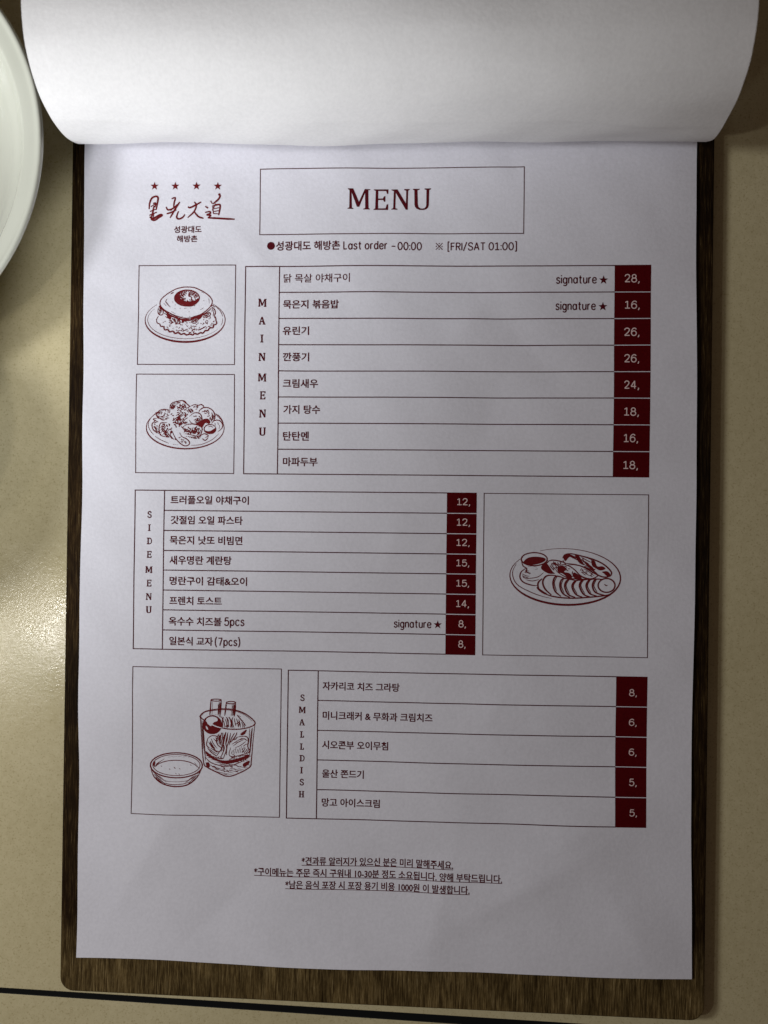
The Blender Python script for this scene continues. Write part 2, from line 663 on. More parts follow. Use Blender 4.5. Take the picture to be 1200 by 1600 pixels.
class Art:
    """pen drawing in the coordinates of an enlarged detail; x0, y0, s turn them into photo pixels"""
    def __init__(self, x0, y0, s):
        self.x0, self.y0, self.s = x0, y0, s
        self.ink = Ink()
        self.bare = Ink(1)

    def m(self, p):
        return U(self.x0 + p[0] / self.s, self.y0 + p[1] / self.s)

    def line(self, pts, w=6, closed=False, sm=True, taper=0.4, ink=None):
        q = smooth(pts, 5, closed) if sm else pts
        (ink or self.ink).ribbon([self.m(p) for p in q], w * 1.12 / self.s * PXM, taper, closed)

    def fill(self, pts, sm=True, bare=False):
        q = smooth(pts, 4, True) if sm else pts
        (self.bare if bare else self.ink).poly([self.m(p) for p in q])

    def hatch(self, pts, ang, gap, w, seed=1):
        """pen hatching inside a smooth outline"""
        q = smooth(pts, 4, True)
        rn = random.Random(seed)
        ca, sa = math.cos(ang), math.sin(ang)
        rq = [(x * ca + y * sa, -x * sa + y * ca) for x, y in q]
        v = min(p[1] for p in rq) + gap * 0.5
        while v < max(p[1] for p in rq):
            xs = sorted(rq[i - 1][0] + (v - rq[i - 1][1]) / (rq[i][1] - rq[i - 1][1]) * (rq[i][0] - rq[i - 1][0])
                        for i in range(len(rq)) if (rq[i - 1][1] > v) != (rq[i][1] > v))
            for a, b in zip(xs[::2], xs[1::2]):
                d = b - a
                a += d * rn.uniform(0, 0.16)
                b -= d * rn.uniform(0, 0.22)
                m = ((a + b) / 2, v + rn.uniform(-0.3, 0.3) * gap)
                self.line([(x * ca - y * sa, x * sa + y * ca) for x, y in ((a, v), m, (b, v))], w, taper=0.25)
            v += gap * rn.uniform(0.8, 1.2)

    def arc(self, cx, cy, rx, ry, a0, a1, w=6, rot=0.0, n=48, wf=None, taper=0.4):
        pts = []
        for i in range(n + 1):
            a = math.radians(a0 + (a1 - a0) * i / n)
            x, y = rx * math.cos(a), ry * math.sin(a)
            pts.append((cx + x * math.cos(rot) - y * math.sin(rot), cy + x * math.sin(rot) + y * math.cos(rot)))
        ww = (lambda t: wf(t) * 1.1 / self.s * PXM) if wf else w * 1.1 / self.s * PXM
        self.ink.ribbon([self.m(p) for p in pts], ww, taper)

    def ell(self, cx, cy, rx, ry, w=6, rot=0.0):
        pts = []
        for i in range(40):
            a = 2 * math.pi * i / 40
            x, y = rx * math.cos(a), ry * math.sin(a)
            pts.append((cx + x * math.cos(rot) - y * math.sin(rot), cy + x * math.sin(rot) + y * math.cos(rot)))
        self.ink.ribbon([self.m(p) for p in pts], w * 1.1 / self.s * PXM, 1, True)

    def disc(self, cx, cy, rx, ry):
        self.fill([(cx + rx * math.cos(2 * math.pi * i / 28), cy + ry * math.sin(2 * math.pi * i / 28)) for i in range(28)], False)

    def dashes(self, poly, n, l0, l1, w, seed, ang=None):
        rn = random.Random(seed)
        xs, ys = [p[0] for p in poly], [p[1] for p in poly]
        c = 0
        while c < n:
            x, y = rn.uniform(min(xs), max(xs)), rn.uniform(min(ys), max(ys))
            ins = False
            for i in range(len(poly)):
                (xa, ya), (xb, yb) = poly[i - 1], poly[i]
                if (ya > y) != (yb > y) and x < (xb - xa) * (y - ya) / (yb - ya) + xa:
                    ins = not ins
            if not ins:
                continue
            c += 1
            a = rn.uniform(0, math.pi) if ang is None else ang + rn.uniform(-0.5, 0.5)
            l = rn.uniform(l0, l1)
            b = rn.uniform(-0.3, 0.3) * l
            self.line([(x - l / 2 * math.cos(a), y - l / 2 * math.sin(a)), (x - b * math.sin(a), y + b * math.cos(a)),
                       (x + l / 2 * math.cos(a), y + l / 2 * math.sin(a))], w)

    def build(self, name, parent):
        o = self.ink.build(name, INK_ART, parent)
        if self.bare.v:
            b = self.bare
            me = o.data
            # paper-white patches become a second material of the same printed drawing
            vs = [tuple(v.co) for v in me.vertices] + b.v
            n0 = len(me.vertices)
            fs = [list(p.vertices) for p in me.polygons]
            nf = len(fs)
            fs += [[n0 + i for i in f] for f in b.f]
            me2 = bpy.data.meshes.new(name)
            me2.from_pydata(vs, [], fs)
            me2.materials.append(INK_ART)
            me2.materials.append(PAPER)
            for i, p in enumerate(me2.polygons):
                p.material_index = 0 if i < nf else 1
            o.data = me2
            bpy.data.meshes.remove(me)
        return o


# ---- serif capitals, outlines in an enlarged detail's units (cap height about 240)
SERIF = {
    'M': [(103, 148), (165, 150), (232, 306), (300, 156), (365, 158), (365, 166), (342, 172), (345, 382), (360, 391), (358, 398), (280, 396),
          (280, 389), (305, 380), (303, 203), (236, 366), (208, 365), (146, 196), (150, 375), (168, 384), (166, 391), (98, 388), (98, 381), (118, 373), (122, 168), (103, 157)],
    'E': [(405, 160), (578, 158), (576, 211), (560, 211), (551, 178), (458, 178), (457, 267), (510, 267), (526, 240), (542, 238), (540, 306),
          (527, 307), (514, 283), (457, 285), (456, 384), (543, 383), (556, 338), (575, 335), (573, 402), (402, 402), (402, 394), (422, 385), (428, 177), (405, 168)],
    'N': [(613, 158), (683, 157), (782, 322), (785, 172), (762, 164), (762, 152), (827, 152), (827, 160), (808, 172), (803, 397), (780, 397),
          (663, 197), (658, 380), (683, 390), (682, 397), (610, 397), (610, 390), (632, 380), (640, 178), (613, 167)],
    'U': [(863, 150), (943, 150), (943, 158), (918, 168), (922, 335), (930, 364), (950, 379), (975, 382), (1000, 376), (1015, 360), (1020, 335),
          (1022, 165), (1000, 156), (1000, 146), (1078, 146), (1076, 154), (1055, 165), (1050, 340), (1042, 370), (1020, 390), (985, 398),
          (940, 397), (905, 383), (888, 361), (882, 335), (880, 168), (863, 159)],
}
# further capitals of the column headings, drawn as pieces in a 0..200 x 0..240 cell (y down)
PIECES = {
    'A': [[(85, 0), (115, 0), (190, 225), (150, 225)], [(85, 0), (103, 12), (38, 225), (18, 225)], [(55, 140), (145, 140), (150, 158), (50, 158)],
          [(0, 225), (70, 225), (70, 240), (0, 240)], [(125, 225), (210, 225), (210, 240), (125, 240)]],
    'I': [[(40, 15), (76, 15), (76, 225), (40, 225)], [(10, 0), (106, 0), (106, 15), (10, 15)], [(10, 225), (106, 225), (106, 240), (10, 240)]],
    'L': [[(30, 15), (66, 15), (66, 222), (30, 222)], [(0, 0), (100, 0), (100, 15), (0, 15)], [(0, 222), (150, 222), (150, 240), (0, 240)], [(132, 165), (150, 165), (150, 222), (126, 222)]],
    'H': [[(30, 15), (66, 15), (66, 225), (30, 225)], [(150, 15), (186, 15), (186, 225), (150, 225)], [(66, 108), (150, 108), (150, 126), (66, 126)],
          [(5, 0), (92, 0), (92, 15), (5, 15)], [(124, 0), (211, 0), (211, 15), (124, 15)], [(5, 225), (92, 225), (92, 240), (5, 240)], [(124, 225), (211, 225), (211, 240), (124, 240)]],
}
STROKES = {
    'S': [([(140, 70), (132, 28), (95, 8), (55, 14), (28, 45), (32, 82), (70, 108), (110, 128), (142, 160), (140, 205), (105, 232), (60, 230), (28, 210), (16, 168)], 30)],
    'D': [([(20, 12), (90, 10), (150, 30), (182, 80), (184, 150), (158, 205), (95, 230), (20, 229)], 26)],
}
PIECES_EXTRA = {'D': [[(40, 15), (76, 15), (76, 225), (40, 225)], [(8, 2), (60, 2), (60, 20), (8, 20)], [(8, 222), (60, 222), (60, 240), (8, 240)]]}


def capital(ink, ch, px, py, hpx):
    cx, cy = U(px, py)
    s = hpx / 240 * PXM
    if ch in SERIF:
        pts = SERIF[ch]
        mx = (min(p[0] for p in pts) + max(p[0] for p in pts)) / 2
        my = (min(p[1] for p in pts) + max(p[1] for p in pts)) / 2
        out = [(cx + (p[0] - mx) * s, cy - (p[1] - my) * s) for p in pts]
        ink.poly(out)
        ink.ribbon(out, 16 * s, 1, True)
        return
    w = {'A': 210, 'I': 116, 'L': 150, 'H': 216, 'S': 160, 'D': 190}[ch]
    for pc in PIECES.get(ch, []) + PIECES_EXTRA.get(ch, []):
        out = [(cx + (p[0] - w / 2) * s, cy - (p[1] - 120) * s) for p in pc]
        ink.poly(out)
        ink.ribbon(out, 14 * s, 1, True)
    for pts, wd in STROKES.get(ch, []):
        ink.ribbon([(cx + (p[0] - w / 2) * s, cy - (p[1] - 120) * s) for p in smooth(pts, 4)], wd * 1.35 * s, 0.9)


# ---- title box
mm = 0.001
box = Ink()
box.frame(-43.4 * mm, 102.1 * mm, 46.95 * mm, 124.7 * mm, 0.28 * mm)
title_box = box.build('title_box', INK_LINE, menu)
ti = Ink()
for ch in 'MENU':
    ti.poly([U(530 + p[0] / 7.5, 275 + p[1] / 7.5) for p in SERIF[ch]])
ti.build('title_lettering', INK, title_box)

# ---- notice line
no = Ink()
c = U(423.3, 384.1)
no.disc(c[0], c[1], 6.2 * PXM)
ptext(no, '성광대도 해방촌', 431, 531.4, 384.2, 14.8, 0.020)
pen(no, 'Last order', 536.4, 605.4, 390.4, 12.4)
pen(no, '-', 611, 618.5, 391.0, 11.8)
pen(no, '00:00', 621, 659, 391.2, 11.8)
pen(no, '[FRI/SAT 01:00]', 698.9, 808, 390.8, 11.6)
c = U(686.2, 384.8)
q = 5.2 * PXM
for sx in (-1, 1):
    no.ribbon([(c[0] - q, c[1] - q * sx), (c[0] + q, c[1] + q * sx)], 1.1 * PXM, 1)
for dx, dy in ((0, 1), (0, -1), (1, 0), (-1, 0)):
    no.disc(c[0] + dx * q * 0.85, c[1] + dy * q * 0.85, 0.95 * PXM, 10)
no.build('opening_notice', INK, menu)

# ---- logo
brush = [
    ([(197, 460), (203, 405), (222, 358), (258, 340), (280, 352), (276, 400), (262, 468)], 15),
    ([(234, 408), (258, 404), (250, 445)], 12), ([(214, 438), (264, 405)], 12), ([(204, 482), (268, 458)], 13),
    ([(242, 430), (228, 500), (214, 545)], 14), ([(198, 517), (268, 488)], 14), ([(200, 530), (232, 546), (298, 512), (326, 518)], 15),
    ([(240, 500), (234, 545)], 12), ([(210, 553), (246, 562), (288, 536), (324, 517)], 15),
    ([(408, 362), (442, 354), (432, 400), (426, 452)], 13), ([(356, 438), (374, 466), (422, 452), (484, 398)], 13),
    ([(485, 393), (442, 458), (392, 540)], 14), ([(360, 502), (402, 490), (452, 466)], 13), ([(472, 478), (454, 530), (472, 550), (508, 538), (532, 508)], 14),
    ([(426, 448), (398, 474)], 11),
    ([(560, 438), (582, 446), (632, 424), (686, 394)], 14), ([(620, 393), (640, 424), (618, 484), (558, 538)], 13), ([(622, 488), (660, 530), (708, 546)], 14),
    ([(854, 320), (862, 338), (846, 370), (798, 412)], 15), ([(774, 383), (792, 412)], 13), ([(724, 434), (752, 452)], 17),
    ([(722, 492), (764, 484), (772, 500), (738, 514), (776, 520), (748, 541)], 13), ([(788, 434), (850, 418), (864, 438), (850, 518)], 14),
    ([(794, 440), (800, 502)], 12), ([(806, 458), (852, 448)], 11), ([(806, 484), (852, 474)], 11), ([(822, 410), (790, 472)], 12),
    ([(800, 502), (852, 506)], 12), ([(748, 542), (830, 546), (920, 552), (1000, 555)], 15),
]
root_logo = Ink()
for pts, w in brush:
    root_logo.ribbon([U(200 + p[0] / 6, 250 + p[1] / 6) for p in smooth(pts, 5)], w * 1.2 / 6 * PXM, 0.65)
c = U(200 + 856 / 6, 250 + 322 / 6)
root_logo.disc(c[0], c[1], 2.0 * PXM)
logo = root_logo.build('brush_logo', INK_ART, menu)
for sx in (247, 442, 641, 840):
    st = Ink()
    c = U(200 + sx / 6, 250 + 243 / 6)
    st.star(c[0], c[1], 6.9 * PXM)
    st.build('star', INK_ART, logo)
cap = Ink()
ptext(cap, '성광대도', 271.3, 314.7, 358.3, 11.2, 0.022)
ptext(cap, '해방촌', 275.8, 308.3, 373, 10.8, 0.022)
cap.build('logo_caption', INK, logo)

# ---- price tables
RW = 0.33 * mm
BOLD = 0.020


def price_table(x0, xs, xp, x1, rows, heading, dishes, prices, signs, hgt):
    g = Ink()
    rows = [r * mm for r in rows]
    x0, xs, xp, x1 = x0 * mm, xs * mm, xp * mm, x1 * mm
    h = RW / 2
    for k, y in enumerate(rows):
        g.hline(x0 - h if k in (0, len(rows) - 1) else xs + h, xp, y, RW)
    g.vline(x0, rows[-1] + h, rows[0] - h, RW)
    g.vline(xs, rows[-1] + h, rows[0] - h, RW)
    t = g.build('price_table', INK_LINE, menu)
    hd = Ink()
    for ch, px, py in heading:
        capital(hd, ch, px, py, hgt)
    hd.build('column_heading', INK, t)
    for body, xl, xr, yc, hp, *more in dishes:
        d = Ink()
        ptext(d, body.split('|')[0], xl, xr, yc, hp, 0.008 if '닭' in body else BOLD)
        if more:
            pen(d, body.split('|')[1], *more)
        d.build('dish_name', INK, t)
    for (xl, xr, yc, hp, sx, sy, sr) in signs:
        d = Ink()
        pen(d, 'signature', xl, xr, yc, hp)
        c = U(sx, sy)
        d.star(c[0], c[1], sr * PXM)
        d.build('signature_mark', INK, t)
    for k, (body, xl, xr, yt, yb) in enumerate(prices):
        d = Ink()
        top = rows[k] + (h if k == 0 else -0.13 * mm)
        bot = rows[k + 1] + (-h if k == len(rows) - 2 else 0.13 * mm)
        d.rect(xp, bot, x1, top)
        d.build('price_cell', INK_CELL, t)
        d = Ink(1)
        pen(d, body, xl, xr, yb, yb - yt, 0.128)
        d.build('price_figure', BARE, t)
    return t


price_table(-48.14, -36.37, 77.62, 89.75, [91.06, 82.09, 73.11, 64.1, 55.11, 46.18, 37.18, 28.19, 19.66],
    [('M', 410, 473.2), ('A', 409.7, 501.3), ('I', 409.4, 529.3), ('N', 409.4, 558), ('M', 409.4, 589.8), ('E', 410, 617.6), ('N', 409.7, 645.9), ('U', 409.7, 674.2)],
    [('닭 목살 야채구이', 443.2, 546.9, 435, 13.6), ('묵은지 볶음밥', 442.4, 529.6, 475.9, 13.8), ('유린기', 441.8, 483, 517, 13.5), ('깐풍기', 441.8, 483, 557.7, 13.7),
     ('크림새우', 441.8, 496.8, 599, 14), ('가지 탕수', 442.4, 500, 639.7, 14), ('탄탄멘', 441.8, 482.5, 681.2, 14.3), ('마파두부', 441.8, 496, 721.4, 14)],
    [('28,', 975.8, 999.2, 429, 440.8), ('16,', 975.8, 999.2, 470.5, 482), ('26,', 975, 998.7, 512.8, 524.6), ('26,', 975, 998.2, 554.3, 566), ('24,', 974.7, 998, 595.6, 607.4),
     ('18,', 974.2, 997.6, 637.4, 649.2), ('16,', 973.9, 996.6, 678.6, 690.5), ('18,', 973.4, 996.6, 720.7, 732.3)],
    [(868.6, 932.4, 442.6, 12.6, 943, 437.5, 7.2), (867.7, 931, 483.9, 12.6, 942, 479, 7.2)], 11.8)

price_table(-85.79, -75.53, 21.83, 31.93, [13.67, 6.76, -0.16, -7.07, -13.84, -20.72, -27.55, -34.46, -41.13],
    [('S', 233.8, 804), ('I', 233.6, 824.5), ('D', 233.4, 845.3), ('E', 233.6, 866.3), ('M', 233.1, 889.9), ('E', 233.4, 911), ('N', 232.9, 932), ('U', 233.1, 952.3)],
    [('트러플오일 야채구이', 266.5, 388.5, 781, 13.6), ('갓절임 오일 파스타', 267, 379, 812.4, 13.6), ('묵은지 낫또 비빔면', 265.8, 378.5, 843.8, 13.8), ('새우명란 계란탕', 265.3, 361.7, 875, 14),
     ('명란구이 감태&오이', 265.3, 386, 907.2, 13.6), ('프렌치 토스트', 265, 347, 938.2, 13.6), ('옥수수 치즈볼|5pcs', 264.2, 346.5, 970.2, 13.8, 350.5, 382, 977.2, 12.6), ('일본식 교자|(7pcs)', 265, 333, 1001, 13.6, 335.8, 375.5, 1008.4, 12.2)],
    [('12,', 713.7, 734.2, 779, 789), ('12,', 713.2, 734, 810.6, 821), ('12,', 712.7, 733.5, 842.4, 852.6), ('15,', 712.5, 733, 874.3, 884.4), ('15,', 712.5, 732.8, 906, 916),
     ('14,', 712.3, 732.6, 937.8, 948), ('8,', 716.2, 727.7, 969.3, 979.6), ('8,', 715.8, 727.2, 1000.8, 1011.3)],
    [(615, 674, 980.1, 11.8, 683.8, 976.1, 6.8)], 10)

price_table(-31.9, -21.6, 79.33, 89.75, [-47.72, -57.82, -68.02, -78.14, -88.27, -98.16],
    [('S', 472.2, 1090.6), ('M', 472, 1109.5), ('A', 471.7, 1128.7), ('L', 471.7, 1147.8), ('L', 471.5, 1166.7), ('D', 471.3, 1184.8), ('I', 471, 1203.5), ('S', 471.3, 1222), ('H', 471, 1240.8)],
    [('자카리코 치즈 그라탕', 503.7, 624.3, 1072, 13.2), ('미니크래커 & 무화과 크림치즈', 504, 675.7, 1118, 13.5), ('시오콘부 오이무침', 503, 606.4, 1163.7, 13.4), ('울산 쫀드기', 503, 568.3, 1208.9, 13.2),
     ('망고 아이스크림', 502.5, 593.3, 1253.7, 13.4)],
    [('8,', 983, 995, 1077.3, 1087.4), ('6,', 983, 995, 1124, 1134), ('6,', 983, 995, 1170.8, 1180.8), ('5,', 983.2, 995, 1217.5, 1228), ('5,', 983.2, 995, 1264.9, 1275)],
    [], 9.6)

# ---- footnote
fo = Ink()
for body, xl, xr, yc, yu in (
        ('*견과류 알러지가 있으신 분은 미리 말해주세요.', 471.4, 708, 1344.8, 1351.6),
        ('*구이메뉴는 주문 즉시 구워내 10-30분 정도 소요됩니다. 양해 부탁드립니다.', 397, 784.3, 1361.2, 1367.6),
        ('*남은 음식 포장 시 포장 용기 비용 1000원 이 발생합니다.', 446, 733.5, 1381.2, 1387.8)):
    ptext(fo, body, xl, xr, yc, 13.2, 0.020)
    a, b = U(xl, yu), U(xr, yu)
    fo.hline(a[0], b[0], a[1], 0.22 * mm)
fo.build('footnote', INK, menu)


# ---- framed drawings
def pic_frame(x0, y0, x1, y1):
    g = Ink()
    g.frame(x0 * mm, y0 * mm, x1 * mm, y1 * mm, 0.26 * mm)
    return g.build('picture_frame', INK_LINE, menu)


f1 = pic_frame(-85.5, 57.2, -51.6, 91.6)
f2 = pic_frame(-85.7, 19.7, -51.6, 53.8)
f3 = pic_frame(34.42, -41.13, 89.6, 13.66)
f4 = pic_frame(-85.8, -97.95, -34.29, -47.32)

# rice dish under a fried egg
e = Art(200, 410, 6.667)
e.arc(594, 600, 419, 228, 225, -47 , 8, wf=lambda t: 7 + 12 * math.exp(-((t - 0.5) / 0.25) ** 2))
e.arc(594, 596, 392, 198, 215, 30, 4)
e.arc(594, 600, 392, 200, -5, 18, 4)
e.line([(905, 455), (960, 505), (988, 565)], 5)
e.line([(330, 420), (345, 380), (395, 335), (450, 300), (500, 275), (560, 260), (620, 256), (690, 263), (750, 288), (800, 315), (850, 355), (878, 400), (870, 440),
        (840, 480), (790, 520), (740, 548), (690, 562), (640, 578), (580, 578), (530, 565), (470, 545), (420, 520), (370, 490), (335, 450)], 9, True)
e.ell(612, 370, 130, 82, 11)
e.fill([(488, 372), (500, 322), (552, 296), (540, 330), (528, 365), (560, 392), (620, 404), (690, 398), (728, 372), (735, 398), (700, 432), (640, 447), (570, 440), (512, 416)])
e.hatch([(556, 298), (622, 290), (590, 332), (548, 348)], 2.0, 9, 6)
e.hatch([(634, 290), (700, 308), (732, 345), (706, 372), (655, 350), (622, 338)], 2.3, 10, 6)
e.hatch([(500, 360), (560, 330), (600, 400), (520, 400)], 0.5, 11, 6)
e.dashes([(530, 320), (710, 330), (710, 410), (540, 410)], 34, 14, 34, 7, 2, 1.1)
e.line([(520, 430), (580, 452), (650, 456), (708, 440)], 5)
e.line([(325, 450), (380, 505), (430, 545), (500, 574), (580, 598), (640, 600), (700, 576), (770, 548), (830, 512), (868, 478)], 15)
for s in ([(312, 470), (308, 520), (330, 546), (356, 540), (364, 508), (348, 480)], [(372, 528), (402, 545), (408, 575), (384, 560)], [(445, 570), (482, 562), (520, 580), (540, 628), (502, 636), (470, 602)],
          [(420, 600), (448, 606), (450, 634), (422, 622)], [(640, 602), (662, 580), (702, 570), (735, 582), (718, 612), (690, 636), (650, 620)], [(760, 560), (802, 540), (850, 524), (856, 550), (820, 572), (780, 576)],
          [(850, 470), (880, 450), (904, 470)]):
    e.line(s, 8)
for a, b in (((480, 570), (496, 620)), ((500, 575), (516, 626)), ((520, 582), (532, 640)), ((460, 575), (478, 610)), ((660, 590), (690, 630)), ((690, 580), (712, 606)), ((780, 548), (830, 560)), ((330, 470), (345, 520)),
             ((335, 500), (360, 510)), ((590, 600), (600, 620)), ((820, 520), (852, 500)), ((560, 600), (552, 630))):
    e.line([a, b], 6)
e.fill([(398, 538), (440, 550), (442, 592), (416, 582)])
e.fill([(556, 588), (642, 590), (628, 612), (600, 602), (570, 626)])
e.fill([(700, 578), (772, 556), (742, 592)])
e.fill([(315, 455), (350, 470), (360, 495), (330, 480)])
rice = [(312, 560), (294, 592), (300, 628), (326, 640), (338, 664), (366, 668), (378, 700), (412, 700), (430, 722), (466, 716), (486, 738), (520, 730), (548, 748), (580, 740), (606, 754), (640, 746), (672, 754), (692, 740),
        (722, 748), (750, 732), (780, 736), (800, 712), (832, 708), (850, 684), (884, 680), (894, 654), (924, 640), (916, 606), (912, 578), (900, 556), (912, 530), (902, 490), (870, 465)]
e.line(rice, 14)
e.dashes([(330, 600), (900, 570), (890, 660), (640, 740), (420, 690), (340, 650)], 46, 12, 26, 5, 5)
e.dashes([(420, 690), (640, 735), (860, 670), (640, 700)], 14, 16, 34, 7, 9, 0.0)
e.line([(735, 705), (770, 688), (805, 668)], 10)
for s in ([(438, 330), (472, 312), (448, 318)], [(402, 380), (390, 405), (402, 425), (436, 465)], [(370, 425), (395, 450)], [(750, 496), (786, 474)], [(840, 376), (848, 430)], [(445, 510), (490, 532)], [(765, 310), (790, 322)]):
    e.line(s, 6)
for x, y in ((460, 410), (488, 440), (486, 478), (540, 475), (586, 476), (600, 476), (632, 510), (648, 474), (690, 452), (788, 398), (560, 560), (640, 560)):
    e.line([(x - 5, y), (x + 6, y + 3)], 7)
e.hatch([(315, 470), (345, 480), (350, 530), (325, 540)], 1.2, 12, 5, 2)
e.hatch([(455, 575), (515, 585), (530, 625), (480, 620)], 1.2, 13, 6, 3)
e.hatch([(655, 600), (725, 585), (710, 615), (680, 630)], 0.8, 12, 6, 4)
e.hatch([(775, 560), (845, 530), (840, 560), (800, 572)], 0.4, 10, 6, 5)
e.hatch([(860, 480), (900, 480), (910, 560), (890, 600), (875, 540)], 1.7, 17, 5, 6)
e.dashes([(340, 610), (900, 600), (890, 660), (640, 740), (420, 700), (350, 660)], 40, 10, 20, 5, 25)
e.build('food_drawing', f1)

# chicken plate with bread and tomato
k = Art(200, 580, 6.667)
k.arc(596, 590, 401, 218, 238, -43, 8, wf=lambda t: 7 + 6 * math.exp(-((t - 0.5) / 0.28) ** 2))
for s in ([(290, 440), (235, 500), (215, 560), (232, 615), (272, 665)], [(285, 680), (350, 720), (425, 752)], [(465, 762), (520, 768)], [(650, 772), (760, 762), (870, 712), (940, 650)]):
    k.line(s, 5)
for s in ([(440, 402), (444, 352), (480, 328), (520, 315), (580, 309), (612, 340), (640, 368), (610, 384), (570, 362)],
          [(430, 440), (438, 412), (390, 400), (340, 408), (312, 432), (296, 436), (304, 470), (330, 490), (372, 512), (432, 488)],
          [(312, 490), (268, 500), (284, 520), (256, 550), (260, 598), (290, 632), (330, 622)],
          [(410, 538), (350, 540), (328, 580), (330, 640), (350, 672), (402, 688)],
          [(460, 622), (488, 690), (540, 750), (590, 778), (630, 766), (636, 736), (602, 702), (560, 682), (536, 640)],
          [(560, 592), (600, 560), (660, 550), (722, 560), (766, 590), (760, 640), (742, 672), (690, 672), (640, 660), (590, 650)],
          [(640, 372), (690, 350), (730, 356), (764, 348), (788, 374), (750, 400), (736, 428)],
          [(736, 415), (772, 384), (830, 380), (880, 410), (902, 460), (892, 512), (864, 540)], [(868, 430), (880, 480), (862, 520)],
          [(640, 470), (690, 434), (742, 440), (766, 480), (756, 522), (702, 550), (660, 540), (634, 508)],
          [(905, 440), (945, 468), (975, 510), (990, 550)],
          [(868, 542), (900, 512), (950, 514), (980, 552), (974, 592), (930, 630)], [(900, 540), (905, 565)], [(930, 530), (938, 560)], [(950, 560), (944, 600)],
          [(752, 672), (790, 650), (832, 672), (800, 690)], [(768, 700), (800, 720), (832, 688)]):
    k.line(s, 9)
k.fill([(712, 548), (760, 508), (822, 493), (852, 522), (842, 548), (800, 540), (770, 585), (740, 570)])
k.fill([(786, 600), (800, 618), (850, 622), (906, 590), (912, 620), (880, 650), (830, 648), (795, 632)])
k.arc(850, 602, 62, 48, 0, 360, 9)
k.line([(830, 580), (855, 572), (880, 585)], 6)
k.hatch([(376, 640), (440, 662), (482, 700), (520, 722), (452, 708), (398, 690)], 0.9, 11, 6)
k.hatch([(526, 540), (560, 520), (602, 524), (622, 540), (566, 562), (532, 584)], 0.9, 11, 6)
k.hatch([(600, 676), (680, 680), (752, 668), (742, 704), (684, 708), (640, 690)], 0.9, 11, 6)
k.hatch([(440, 360), (470, 345), (500, 385), (460, 400)], 0.9, 11, 6)
k.hatch([(300, 455), (340, 492), (320, 500)], 0.9, 11, 6)
k.hatch([(270, 600), (300, 622), (345, 640), (330, 655), (290, 640)], 0.9, 11, 6)
k.hatch([(350, 600), (395, 620), (420, 650), (380, 655)], 0.9, 11, 6)
k.hatch([(610, 400), (650, 385), (690, 425), (640, 440)], 0.9, 11, 6)
k.hatch([(560, 600), (600, 590), (640, 620), (690, 640), (640, 650), (590, 630)], 0.9, 11, 6)
k.dashes([(450, 340), (600, 320), (620, 500), (480, 520), (440, 440)], 46, 14, 34, 8, 11)
k.dashes([(310, 420), (430, 410), (430, 490), (340, 500)], 18, 12, 26, 7, 12)
k.dashes([(340, 560), (460, 540), (470, 660), (360, 660)], 26, 14, 30, 8, 13)
k.dashes([(270, 520), (330, 510), (325, 610), (275, 590)], 10, 12, 22, 6, 14)
k.dashes([(560, 580), (750, 570), (740, 660), (590, 650)], 32, 14, 30, 8, 15)
k.dashes([(460, 500), (620, 490), (600, 560), (500, 600)], 22, 16, 34, 9, 16)
k.dashes([(500, 660), (600, 720), (610, 750), (550, 740)], 8, 12, 30, 6, 17)
k.dashes([(760, 400), (860, 400), (870, 470), (800, 480)], 9, 16, 34, 6, 18)
k.dashes([(660, 460), (740, 455), (740, 510), (670, 520)], 7, 16, 34, 6, 19)
k.dashes([(680, 370), (750, 365), (720, 410)], 5, 12, 24, 6, 20)
k.hatch([(330, 560), (400, 545), (430, 600), (400, 660), (345, 660)], 2.2, 20, 5, 3)
k.hatch([(450, 330), (520, 318), (520, 360), (460, 390)], 0.4, 20, 5, 4)
k.hatch([(500, 440), (600, 430), (620, 500), (520, 520)], 2.5, 22, 6, 5)
k.hatch([(650, 590), (750, 590), (740, 660), (660, 660)], 1.9, 19, 6, 6)
k.hatch([(690, 500), (760, 480), (750, 530), (705, 545)], 0.6, 13, 5, 7)
k.hatch([(300, 440), (350, 470), (430, 480), (360, 508), (310, 480)], 0.3, 14, 5, 8)
k.hatch([(262, 560), (300, 600), (330, 618), (290, 630)], 1.0, 12, 5, 9)
k.hatch([(845, 470), (890, 450), (896, 500), (866, 530)], 1.3, 12, 5, 10)
k.build('food_drawing', f2)

# sausage plate with dip and slices
p = Art(760, 820, 4.615)
p.arc(569, 375, 401, 203, -118, 219, 8, rot=0.04, wf=lambda t: 6 + 8 * math.exp(-((t - 0.62) / 0.25) ** 2))
p.line([(215, 280), (188, 340), (200, 400), (240, 445), (330, 490), (400, 515), (470, 532)], 5)
p.ell(345, 248, 94, 47, 8)
p.fill([(266, 270), (300, 238), (360, 230), (420, 240), (425, 258), (390, 278), (330, 290), (285, 286)])
p.line([(252, 262), (264, 296), (290, 316), (288, 338), (320, 350)], 7)
p.line([(437, 255), (445, 268), (410, 292), (396, 302)], 7)
p.line([(290, 310), (250, 340), (242, 382), (270, 416), (330, 436), (372, 438)], 8)
for s in ([(262, 350), (266, 378), (300, 386), (370, 376), (412, 345)], [(284, 395), (330, 405), (380, 394)], [(340, 300), (362, 305)], [(300, 300), (330, 298)], [(350, 322), (372, 318)], [(280, 330), (284, 350)]):
    p.line(s, 5)
p.fill([(396, 302), (430, 274), (478, 338), (495, 352), (450, 352), (404, 326)])
p.line([(442, 265), (482, 255), (556, 270), (572, 290)], 8)
p.line([(500, 320), (540, 290), (592, 295), (640, 328), (682, 372), (722, 392), (600, 386), (520, 346), (498, 318)], 7)
p.fill([(514, 312), (550, 294), (578, 322), (560, 340), (600, 350), (620, 380), (590, 382), (550, 352), (520, 344)])
